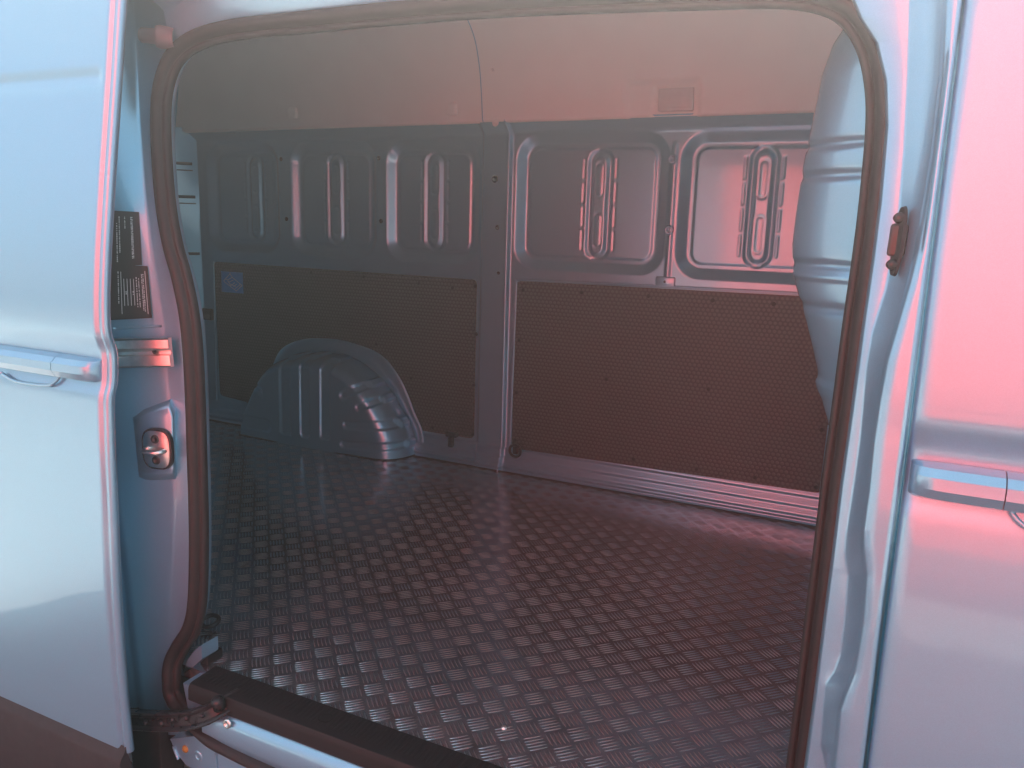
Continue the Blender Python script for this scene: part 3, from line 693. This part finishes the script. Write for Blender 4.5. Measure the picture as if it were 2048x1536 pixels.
def plate(name, w, h, d0, d1, mat, parent, cx=0, cz=0, **k):
    ov = oval(w, h); n = len(ov)
    V = [Mx[0]+Mx[1]*(a+cx)+Mx[3]*(b+cz)+Mx[2]*d0 for a, b in ov]+[Mx[0]+Mx[1]*(a*0.98+cx)+Mx[3]*(b*0.98+cz)+Mx[2]*d1 for a, b in ov]+[Mx[0]+Mx[1]*(a*0.9+cx)+Mx[3]*(b*0.92+cz)+Mx[2]*(d1+0.0012) for a, b in ov]
    F = [(i, (i+1) % n, (i+1) % n+n, i+n) for i in range(n)]+[(i+n, (i+1) % n+n, (i+1) % n+2*n, i+2*n) for i in range(n)]+[tuple(range(2*n, 3*n))]
    return mesh_obj(name, V, F, mat, parent, sharp=40, **k)
st = plate('striker_plate', 0.038, 0.047, -0.006, 0.003, DARKMETAL, van, label='oval steel striker with two screws')
plate('plate_face', 0.034, 0.043, 0.002, 0.0052, STEEL, st)
for dz in (0.024, -0.024):
    cc = Mx[0]+Mx[3]*dz+Mx[2]*0.006; lathe('screw', [(0, 0.001), (0.004, 0.001), (0.0045, 0.0035), (0.009, 0.003), (0.0105, -0.001)], cc, Mx[2], DARKMETAL, st, n=18)
tube('striker_loop', [Mx[0]+Mx[1]*x+Mx[3]*z+Mx[2]*y for x, y, z in ((-0.024, 0.002, 0.0), (-0.022, 0.016, -0.001), (-0.012, 0.024, -0.002), (0.012, 0.024, -0.002), (0.022, 0.016, -0.001), (0.024, 0.002, 0.0))], 0.0055, STEEL, st)
# door stop in the upper corner
c = PS(322, 74, 0.070); ax_ = np.array([-0.86, -0.50, 0.05])
stop = lathe('door_stop', [(0.020, -0.030), (0.024, 0.0), (0.022, 0.008), (0.0165, 0.010), (0.0150, 0.040), (0.012, 0.044), (0.005, 0.045), (0, 0.042)], c, ax_, simple('door_stop_rubber', (0.17, 0.15, 0.16), 0.6, noise=0.1), van, n=24, label='stubby rubber door stop in the upper corner')
# black guide block peeping out beside the door edge
bevel_box('guide_block', (-0.03, -0.02, -0.05), (0.013, 0.02, 0.05), 0.010, BLACKP, van, M=(PS(222, 432, 0.06), np.array([1.0, 0, 0]), np.array([0, 1.0, 0]), np.array([0, 0, 1.0])))

# ---- header above the opening
hx = np.linspace(sp[18][0], 0.06, 60); rowsH = []
hs_px = [(x, y) for x, y in seal_px[17:31]]
def seal_z_at(x):
    tops = [p for p in sp[18:30]]
    xs_ = [p[0] for p in tops]; zs_ = [p[2] for p in tops]; return np.interp(x, xs_, zs_)
for x in hx:
    z = seal_z_at(x); zt = max(z, 1.40)
    rowsH.append([(x, side_y(z)+0.115, z-0.006), (x, side_y(z)+0.098, z+0.012), (x, side_y(zt)+0.084, zt+0.030), (x, side_y(zt)+0.078, zt+0.055), (x, side_y(zt)+0.075, zt+0.075), (x, side_y(zt)+0.062, zt+0.083), (x, side_y(zt)+0.045, zt+0.088), (x, side_y(zt)+0.0, zt+0.092), (x, side_y(zt)-0.004, zt+0.12), (x, side_y(zt)+0.02, zt+0.30), (x, side_y(zt)+0.10, 1.90), (x, 0.40, 1.985)])
grid_obj('roof_header', rowsH, PAINT, van, sharp=50)

# ---- front jamb (B pillar) and front door
k_px = [(1836, -120), (1822, 0), (1818, 150), (1810, 300), (1800, 420), (1790, 490), (1772, 580), (1745, 665), (1732, 740), (1720, 880), (1706, 980), (1692, 1070), (1690, 1105), (1697, 1150), (1690, 1240), (1681, 1310), (1668, 1345), (1652, 1368), (1646, 1420), (1641, 1490), (1652, 1536), (1650, 1620)]
j_px = [(1900, -120), (1888, 0), (1881, 150), (1865, 300), (1846, 420), (1832, 500), (1815, 570), (1795, 640), (1772, 720), (1757, 800), (1745, 880), (1735, 980), (1724, 1060), (1724, 1095), (1730, 1150), (1722, 1250), (1706, 1345), (1690, 1385), (1678, 1420), (1672, 1480), (1666, 1536), (1660, 1620)]
gap_px = [(1941, -120), (1925, 0), (1880, 350), (1815, 850), (1768, 1200), (1727, 1536), (1716, 1620)]
def ix(lst, py): return np.interp(py, [p[1] for p in lst], [p[0] for p in lst])
sealR = seal_px[27:]; rowsR = []
for py in np.arange(-100, 1620, 5):
    sx_ = ix(sealR+[(1590, 1640)], max(py, 30)) if py > 30 else 1708+(30-py)*-0.4
    kx, jx, gx = (ix(np.array(sorted(l, key=lambda t: t[1])), py) for l in (k_px, j_px, gap_px))
    kx = max(kx, sx_+26)
    pts = [(sx_-6, 0.112), (sx_+9, 0.0780), (sx_+13, 0.0600), (sx_+16, 0.0585), (kx-5, 0.0572), (kx-1, 0.0565), (kx+2, 0.0550), (kx+(jx-kx)*0.45, 0.0425), (jx-5, 0.0315), (jx-1, 0.0270), (jx+3, 0.0210), (jx+8, 0.0178), (jx+(gx-jx)*0.5, 0.0155), (gx-14, 0.0150), (gx-5, 0.0150), (gx-1, 0.019), (gx, 0.034), (gx+4, 0.05)]
    rowsR.append([PS(x, py, o) for x, o in pts])
bp = grid_obj('front_jamb', rowsR, PAINT, van, label='pillar between the side opening and the front door')
# catch on the pillar
cz = PS(1806, 480, 0.040)
k0, k1 = PS(1812, 412, 0.038), PS(1790, 553, 0.038)
axl = (k0-k1)/np.linalg.norm(k0-k1); side_n = np.array([-0.72, -0.69, 0]); side_t = np.cross(axl, side_n); side_t /= np.linalg.norm(side_t)
cc = (k0+k1)/2; Lh = np.linalg.norm(k0-k1)/2
ov = oval(0.0085, Lh, 32, 2.6); n = len(ov)
Vp = [cc+side_t*a+axl*b+side_n*0.001 for a, b in ov]+[cc+side_t*a*0.9+axl*b*0.97+side_n*0.006 for a, b in ov]
CATCH = simple('bronzed_steel', (0.035, 0.030, 0.028), 0.35, metal=0.3, noise=0.2)
catch = mesh_obj('catch_plate', Vp, [(i, (i+1) % n, (i+1) % n+n, i+n) for i in range(n)]+[tuple(range(n, 2*n))], CATCH, van, sharp=40, label='dark catch plate with two rivets on the front pillar')
for s in (1, -1):
    lathe('rivet', [(0.0075, 0.0), (0.007, 0.005), (0.004, 0.009), (0, 0.010)], cc+axl*s*Lh*0.66+side_n*0.005-side_t*0.001, side_n, CATCH, catch, n=16)
q = PS(1797, 480, 0.044)
bevel_box('catch_block', (-0.012, -0.010, -0.022), (0.010, 0.008, 0.022), 0.004, CATCH, catch, M=(q, np.array([1.0, 0, 0]), np.array([0, 1.0, 0]), axl))

# front door skin
gx_line = PS(1820, 820, 0)[0]
def skin(name, x_edge, x_far, off, hem, label, z0=-0.16, z1=1.80, mirrored=False, swage=0.0):
    sgn = 1 if mirrored else -1            # direction from edge to the far side
    prof = [(0.030, 0.030), (0.014, 0.027), (0.004, 0.023), (0.0, 0.017), (0.0, 0.013), (0.0015, 0.0085), (0.005, 0.0045), (0.010, 0.003)]
    if hem: prof += [(0.0135, 0.0045), (0.016, 0.0072), (0.019, 0.0072), (0.0215, 0.0040), (0.025, 0.0012), (0.030, 0.0)]
    else: prof += [(0.016, 0.0012), (0.024, 0.0)]
    far = abs(x_far-x_edge); prof += [(0.034, 0.0), (0.042, 0.0), (0.050, 0.0), (0.058, 0.0)]+[(far*t+0.03*(1-t), 0.0) for t in (0.15, 0.4, 0.7, 1.0)]
    zs = zsamples(z0, z1); G = np.zeros((len(zs), len(prof), 3))
    for i, z in enumerate(zs):
        for j, (a, d) in enumerate(prof): G[i, j] = (x_edge+sgn*a, smooth_door_y(z)+off+d+swage*math.exp(-((z-1.318)/0.014)**2)*float(sstep(0.03, 0.055, a)), z)
    return grid_obj(name, G, PAINT, van, label=label)
front_door = skin('front_door', gx_line+0.004, 1.10, 0.0895, False, 'closed front cab door with pull handle', mirrored=True, z0=-0.35)

# ---- sliding door
XE = -1.44
door = skin('sliding_door', XE, -2.75, 0.0, True, 'sliding side door slid back along the van', z0=-0.125, swage=0.006)
# inner skin of the door, in shade behind the edge
zs = zsamples(-0.20, 1.80, False)
grid_obj('door_inner', [[(XE-0.028, door_y(z)+0.030, z), (XE-0.05, door_y(z)+0.050, z), (XE-0.10, door_y(z)+0.060, z), (-2.75, door_y(z)+0.060, z)] for z in zs], PAINT, door)
# lower cladding strip
def zc_at(px, py): return P(px, py, 'Y', -0.10)
cprof = [(-0.108, 0.004), (-0.120, -0.001), (-0.132, -0.012), (-0.143, -0.016), (-0.24, -0.018), (-0.32, -0.010), (-0.36, 0.01), (-0.36, 0.05)]
Gc = [[(x, door_y(z)+d, z) for z, d in cprof] for x in (XE-0.006, XE-0.02, -2.0, -2.75)]
grid_obj('cladding', Gc, GREYCLAD, door, caps=False, label='grey plastic rubbing strip along the door bottom', sharp=40)
mesh_obj('cladding_end', [Gc[0][k] for k in range(8)], [tuple(range(8))], GREYCLAD, door, smooth=False)

def handle(x_end, sgn, off, parent, length=0.36):
    """pull handle: x_end is the free end, sgn points along it"""
    sec = [(-0.0225, -0.004), (-0.0225, -0.020), (-0.0185, -0.031), (-0.006, -0.0395), (0.008, -0.0385), (0.017, -0.028), (0.0205, -0.014), (0.0205, -0.004)]
    z0 = 0.737; pieces = []
    def loft(name, stations):
        G = []
        for a, sc, dy in stations:
            row = []
            for dz, dy_ in sec: row.append((x_end+sgn*a, door_y(z0)+off+0.004+dy_*sc+dy, z0+1.14*dz*(0.86+0.14*sc)))
            G.append(row)
        return grid_obj(name, G, PAINT, parent, closed_v=True, caps=True, sharp=28)
    h = loft('handle', [(0.0, 0.20, 0), (0.002, 0.42, 0), (0.007, 0.68, 0), (0.016, 0.87, 0), (0.03, 0.97, 0), (0.05, 1.0, 0), (0.108, 1.0, 0)])
    loft('handle_grip', [(0.1095, 1.0, 0), (0.15, 1.0, 0), (length-0.02, 1.0, 0), (length, 0.6, 0)])
    G = []
    tube('handle_cup_lip', [(x_end+sgn*0.118, door_y(0.70)+off-0.003, 0.713), (x_end+sgn*0.134, door_y(0.69)+off-0.004, 0.697), (x_end+sgn*0.165, door_y(0.69)+off-0.004, 0.689), (x_end+sgn*0.26, door_y(0.69)+off-0.004, 0.687), (x_end+sgn*0.31, door_y(0.69)+off-0.004, 0.70)], 0.0035, PAINT, parent, step=0.006)
    return h
handle(XE-0.026, -1, 0.0, door)
hR = P(1803, 965, 'Y', -0.02)
handle(gx_line+0.010, 1, 0.0895, front_door)

# ---- sill
X0S, X1S = P(372, 1362, 'Z', 0.012)[0], -0.02
def extrude_x(name, sec, x0, x1, mat, parent, n=2, closed=True, **k):
    G = [[(x, y, z) for y, z in sec] for x in np.linspace(x0, x1, n)]
    return grid_obj(name, G, mat, parent, closed_v=closed, caps=closed, **k)
yb, yf = P(700, 1425, 'Z', 0.014)[1], P(600, 1450, 'Z', 0.012)[1]
sill = extrude_x('sill_trim', [(yb+0.006, -0.01), (yb+0.004, 0.009), (yb-0.002, 0.0135), (yf+0.012, 0.0115), (yf+0.004, 0.0095), (yf, 0.004), (yf-0.002, -0.004), (yf-0.003, -0.026), (yf, -0.031), (yf+0.02, -0.031), (yb, -0.028)], X0S+0.012, X1S, BLACKP, van, n=60, sharp=30, label='black plastic sill trim along the door step')
# fine ribs across the trim
ribs_V, ribs_F = [], []
for k in range(int((X1S-X0S-0.05)/0.011)):
    x = X0S+0.03+k*0.011; b = len(ribs_V)
    for dx, h in ((0, 0.0), (0.002, 0.0011), (0.005, 0.0011), (0.007, 0.0)):
        ribs_V += [(x+dx, yf+0.022, 0.0122+h), (x+dx, yb-0.006, 0.0133+h)]
    ribs_F += [(b+2*i, b+2*i+2, b+2*i+3, b+2*i+1) for i in range(3)]
mesh_obj('grip_ribs', ribs_V, ribs_F, BLACKP, sill, kind='stuff')
c = P(652, 1436, 'Z', 0.0150); lathe('sill_hole', [(0, 0.0), (0.010, 0.0004), (0.0125, 0.0010), (0.0145, 0.0022), (0.0165, 0.0005)], c, (0, 0, 1), HOLE_SHADE, sill, n=24)  # nothing is cut; a black disc gives the hole its shade
c = P(413, 1352, 'Z', 0.013); lathe('sill_screw', [(0, 0.003), (0.006, 0.0025), (0.012, 0.001), (0.014, 0)], c, (0, 0, 1), BLACKP, sill, n=18)
# painted sill body below the trim
ssec = [(yf+0.03, -0.030), (yf+0.012, -0.0295), (yf+0.006, -0.031), (yf-0.002, -0.036), (yf-0.008, -0.044), (yf-0.012, -0.054), (yf-0.0125, -0.085), (yf-0.010, -0.100), (yf+0.0, -0.128), (yf+0.0, -0.17), (yf+0.004, -0.34), (yf+0.10, -0.36)]
X0B = P(455, 1425, 'Y', 0.015)[0]
body = extrude_x('sill_body', ssec, X0B-0.075, 0.30, PAINT, van, n=30, closed=False, label='light blue body sill below the step')
c = P(455, 1447, 'Y', yf-0.0125); lathe('sill_bolt', [(0.011, 0), (0.010, 0.004), (0.006, 0.0045), (0.005, 0.002), (0, 0.002)], c, (0, -1, 0.1), STEEL, body, n=18)
# corner gusset at the foot of the jamb
Vg = [P(x, y, 'Y', 0.085) for x, y in ((366, 1346), (376, 1318), (390, 1300), (403, 1290), (404, 1318), (386, 1334))]
mesh_obj('corner_gusset', Vg+[v+np.array([0, 0.05, 0]) for v in Vg], [tuple(range(6))]+[(i, i+6, (i+1) % 6+6, (i+1) % 6) for i in range(6)], PAINT, van, smooth=False)
Vg = [P(x, y, 'Y', 0.035) for x, y in ((366, 1366), (380, 1372), (425, 1398), (428, 1412), (402, 1430), (378, 1428))]
mesh_obj('corner_gusset', Vg+[v+np.array([0, 0.05, 0]) for v in Vg], [tuple(range(6))]+[(i, i+6, (i+1) % 6+6, (i+1) % 6) for i in range(6)], PAINT, van, smooth=False)
# black end blocks on the floor edge beside the seal
c = P(415, 1312, 'Z', 0.01); bevel_box('floor_stop', c+np.array([-0.03, -0.02, -0.012]), c+np.array([0.022, 0.03, 0.014]), 0.006, BLACKP, van)
c = P(420, 1242, 'Z', 0.02); rr = tube('floor_lashing_ring', [c+np.array([0.024*math.cos(t), 0.02*math.sin(t), 0.006*math.sin(t)]) for t in np.linspace(0, 2*math.pi, 11)[:-1]], 0.006, DARKMETAL, van, closed=True)
# lower bracket under the seal with plugs
lp = [(340, 1478), (395, 1472), (450, 1505), (560, 1560), (620, 1610), (480, 1600), (430, 1560), (372, 1530), (352, 1505)]
Vg = [P(x, y, 'Y', 0.006) for x, y in lp]; n = len(Vg)
br = mesh_obj('sill_bracket', Vg+[v+np.array([0, 0.05, 0]) for v in Vg], [tuple(range(n))]+[(i, i+n, (i+1) % n+n, (i+1) % n) for i in range(n)], PAINT, van, smooth=False, label='lower bracket below the seal')
lathe('yellow_plug', [(0, 0.005), (0.006, 0.0045), (0.0085, 0.002), (0.009, 0)], P(371, 1498, 'Y', 0.006), (0, -1, 0), YELLOW, br, n=18, label='round yellow plug')
lathe('embossed_ring', [(0.006, 0), (0.0095, 0.0025), (0.013, 0)], P(396, 1512, 'Y', 0.006), (0, -1, 0), PAINT, br, n=24)
tube('embossed_bead', [P(347, 1492, 'Y', 0.005), P(357, 1518, 'Y', 0.005)], 0.004, PAINT, br)
tube('embossed_bead', [P(432, 1505, 'Y', 0.005), P(434, 1545, 'Y', 0.005)], 0.003, PAINT, br)
# roller arm between door and sill
apath = [PS(200, 1440, 0.03), PS(255, 1440, 0.02), PS(320, 1443, 0.012), PS(375, 1440, 0.012), PS(418, 1428, 0.022), PS(452, 1408, 0.045), PS(480, 1395, 0.075)]
apath = catmull(apath, 0.008)
asec = [(-0.021, -0.014), (-0.021, 0.008), (-0.018, 0.011), (-0.012, 0.009), (-0.009, 0.005), (0.010, 0.005), (0.013, 0.009), (0.018, 0.011), (0.021, 0.008), (0.021, -0.014)]
arm = grid_obj('roller_arm', sweep(apath, asec, (0, -1, 0.15)), DARKMETAL, van, closed_v=True, caps=True, sharp=35, label='black curved roller arm joining door and sill')
for px, py, r in ((290, 1446, 0.006), (322, 1447, 0.0075), (345, 1440, 0.005), (372, 1437, 0.006), (404, 1432, 0.005)):
    lathe('arm_bolt', [(0, 0.004), (r*0.6, 0.004), (r, 0.001), (r, -0.004)], PS(px, py, 0.004), (0, -1, 0.1), DARKMETAL, arm, n=14)
c = PS(437, 1408, 0.03); lathe('arm_roller', [(0, 0.018), (0.009, 0.018), (0.014, 0.013), (0.014, -0.012), (0, -0.012)], c, (0.1, -0.3, 0.95), DARKMETAL, arm, n=20)
# dark boxes put in for the shaded void behind and under the door foot
bevel_box('underbody_void_box', (-1.66, 0.03, -0.42), (-1.485, 0.10, -0.135), 0.01, UNDER, van)
bevel_box('underbody_void_box', (-3.3, 0.05, -0.40), (-1.66, 0.30, -0.05), 0.02, UNDER, van)
bevel_box('underbody_void_box', (-3.4, 0.32, -0.32), (1.2, W-0.05, -0.05), 0.02, UNDER, van)
# notched door stay just behind the door edge
stay = bevel_box('door_stay', (-0.012, -0.02, -0.10), (0.012, 0.01, 0.10), 0.004, BLACKP, van, M=(PS(240, 1350, 0.05), np.array([1.0, 0, 0]), np.array([0, 1.0, 0]), np.array([0.14, 0, 0.99])))

# ---- outer shell: far side, rear, roof, nose, rest of the near side
def shell(name, G, mat=PAINT, **k): return grid_obj(name, G, mat, van, **k)
zsx = zsamples(-0.35, 1.80, True)
shell('rear_quarter_panel', [[(x, smooth_door_y(z)+0.075+0.0*x, z) for x in (-1.66, -2.4, -3.1, REAR-0.10)] for z in zsx])
osec = [(W+0.10, -0.35), (W+0.13, 0.2), (W+0.12, 0.9), (W+0.05, 1.5), (W-0.02, 1.85), (W-0.15, 1.97), (W-0.5, 2.0), (0.40, 2.0), (0.25, 1.97), (0.15, 1.88), (0.14, 1.80)]
shell('outer_roof', [[(x, y, z) for y, z in osec] for x in (REAR-0.10, -2, -0.5, 0.9)])
shell('rear_end', [[(REAR-0.10, y, z) for y in (0.0, 1.0, W+0.10)] for z in (-0.35, 0.9, 1.98)])
shell('bonnet', [[(x, y, z) for (x, z) in ((0.9, 2.0), (1.4, 1.75), (1.9, 1.05), (2.5, 0.75), (2.75, 0.4), (2.75, -0.35))] for y in (0.12, 0.25, 1.0, W-0.1, W+0.08)], sharp=30)
shell('front_wing', [[(x, smooth_door_y(z)+0.0895, z) for x in (1.105, 1.5, 2.0, 2.6)] for z in zsamples(-0.35, 0.95, True)])
for wxp in (-2.42, 2.0):
    for wyp in (0.16, W-0.02):
        if wxp > 1 or wyp > 1 or True:
            wh = lathe('wheel', [(0.0, -0.10), (0.20, -0.10), (0.30, -0.11), (0.335, -0.08), (0.34, 0.0), (0.335, 0.08), (0.30, 0.11), (0.21, 0.10), (0.19, 0.06), (0.0, 0.04)], (wxp, wyp, GZ+0.34), (0, -1 if wyp < 1 else 1, 0), TYRE, van, n=40)

# ------------------------------------------------------------------ unseen red vehicle opposite, read from reflections; box form shaped for its red light
red = bpy.data.objects.new('box_truck', None); S.collection.objects.link(red)
red['label'] = 'tall red box truck backed up opposite, unseen, shaped for its red reflections'; red['category'] = 'truck'
RX0, RX1, RY = -1.70, 1.20, -3.1
bevel_box('cargo_box', (RX0, RY-6.5, GZ+0.95), (RX1, RY-0.04, GZ+4.0), 0.03, REDPAINT, red)
for x0, x1 in ((RX0+0.04, (RX0+RX1)/2-0.006), ((RX0+RX1)/2+0.006, RX1-0.04)):
    d_ = bevel_box('rear_door', (x0, RY-0.05, GZ+1.02), (x1, RY, GZ+3.92), 0.01, REDPAINT, red)
    tube('locking_bar', [((x0*0.3+x1*0.7), RY+0.02, GZ+1.05), ((x0*0.3+x1*0.7), RY+0.02, GZ+3.9)], 0.012, REDPAINT, d_, step=0.3)
bevel_box('skirt', (RX0+0.02, RY-6.3, GZ+0.50), (RX1-0.02, RY-0.10, GZ+0.945), 0.02, REDPAINT, red)
bevel_box('bumper', (RX0+0.05, RY-0.20, GZ+0.36), (RX1-0.05, RY-0.06, GZ+0.495), 0.02, UNDER, red)
bevel_box('cab', (RX0+0.05, RY-8.6, GZ+0.5), (RX1-0.05, RY-6.7, GZ+3.1), 0.12, REDPAINT, red)
for x, sg in ((RX0+0.22, -1), (RX1-0.22, 1)):
    for y in (RY-1.6, RY-7.4):
        w_ = lathe('wheel', [(0, 0.13), (0.26, 0.125), (0.29, 0.14), (0.40, 0.13), (0.44, 0.10), (0.45, 0.0), (0.44, -0.10), (0.38, -0.12), (0, -0.12)], (x, y, GZ+0.45), (sg, 0, 0), TYRE, red, n=36)
        lathe('rim', [(0, 0.125), (0.10, 0.142), (0.24, 0.148), (0.265, 0.142)], (x, y, GZ+0.45), (sg, 0, 0), STEEL, w_, n=36)

# ------------------------------------------------------------------ scattering air added to imitate a lens-flare veil
hm = bpy.data.materials.new('flare_haze'); hm.use_nodes = True; hn = hm.node_tree.nodes; hn.clear()
hv = hn.new('ShaderNodeVolumePrincipled'); ho = hn.new('ShaderNodeOutputMaterial'); hm.node_tree.links.new(hv.outputs['Volume'], ho.inputs['Volume'])
hv.inputs['Color'].default_value = (0.97, 0.95, 0.92, 1); hv.inputs['Density'].default_value = 0.042; hv.inputs['Anisotropy'].default_value = 0.7
bevel_box('flare_haze', (-41, -41, GZ-1.0), (41, 41, GZ+4.3), 0, hm, kind='stuff', label='thin bright haze added to imitate lens flare')
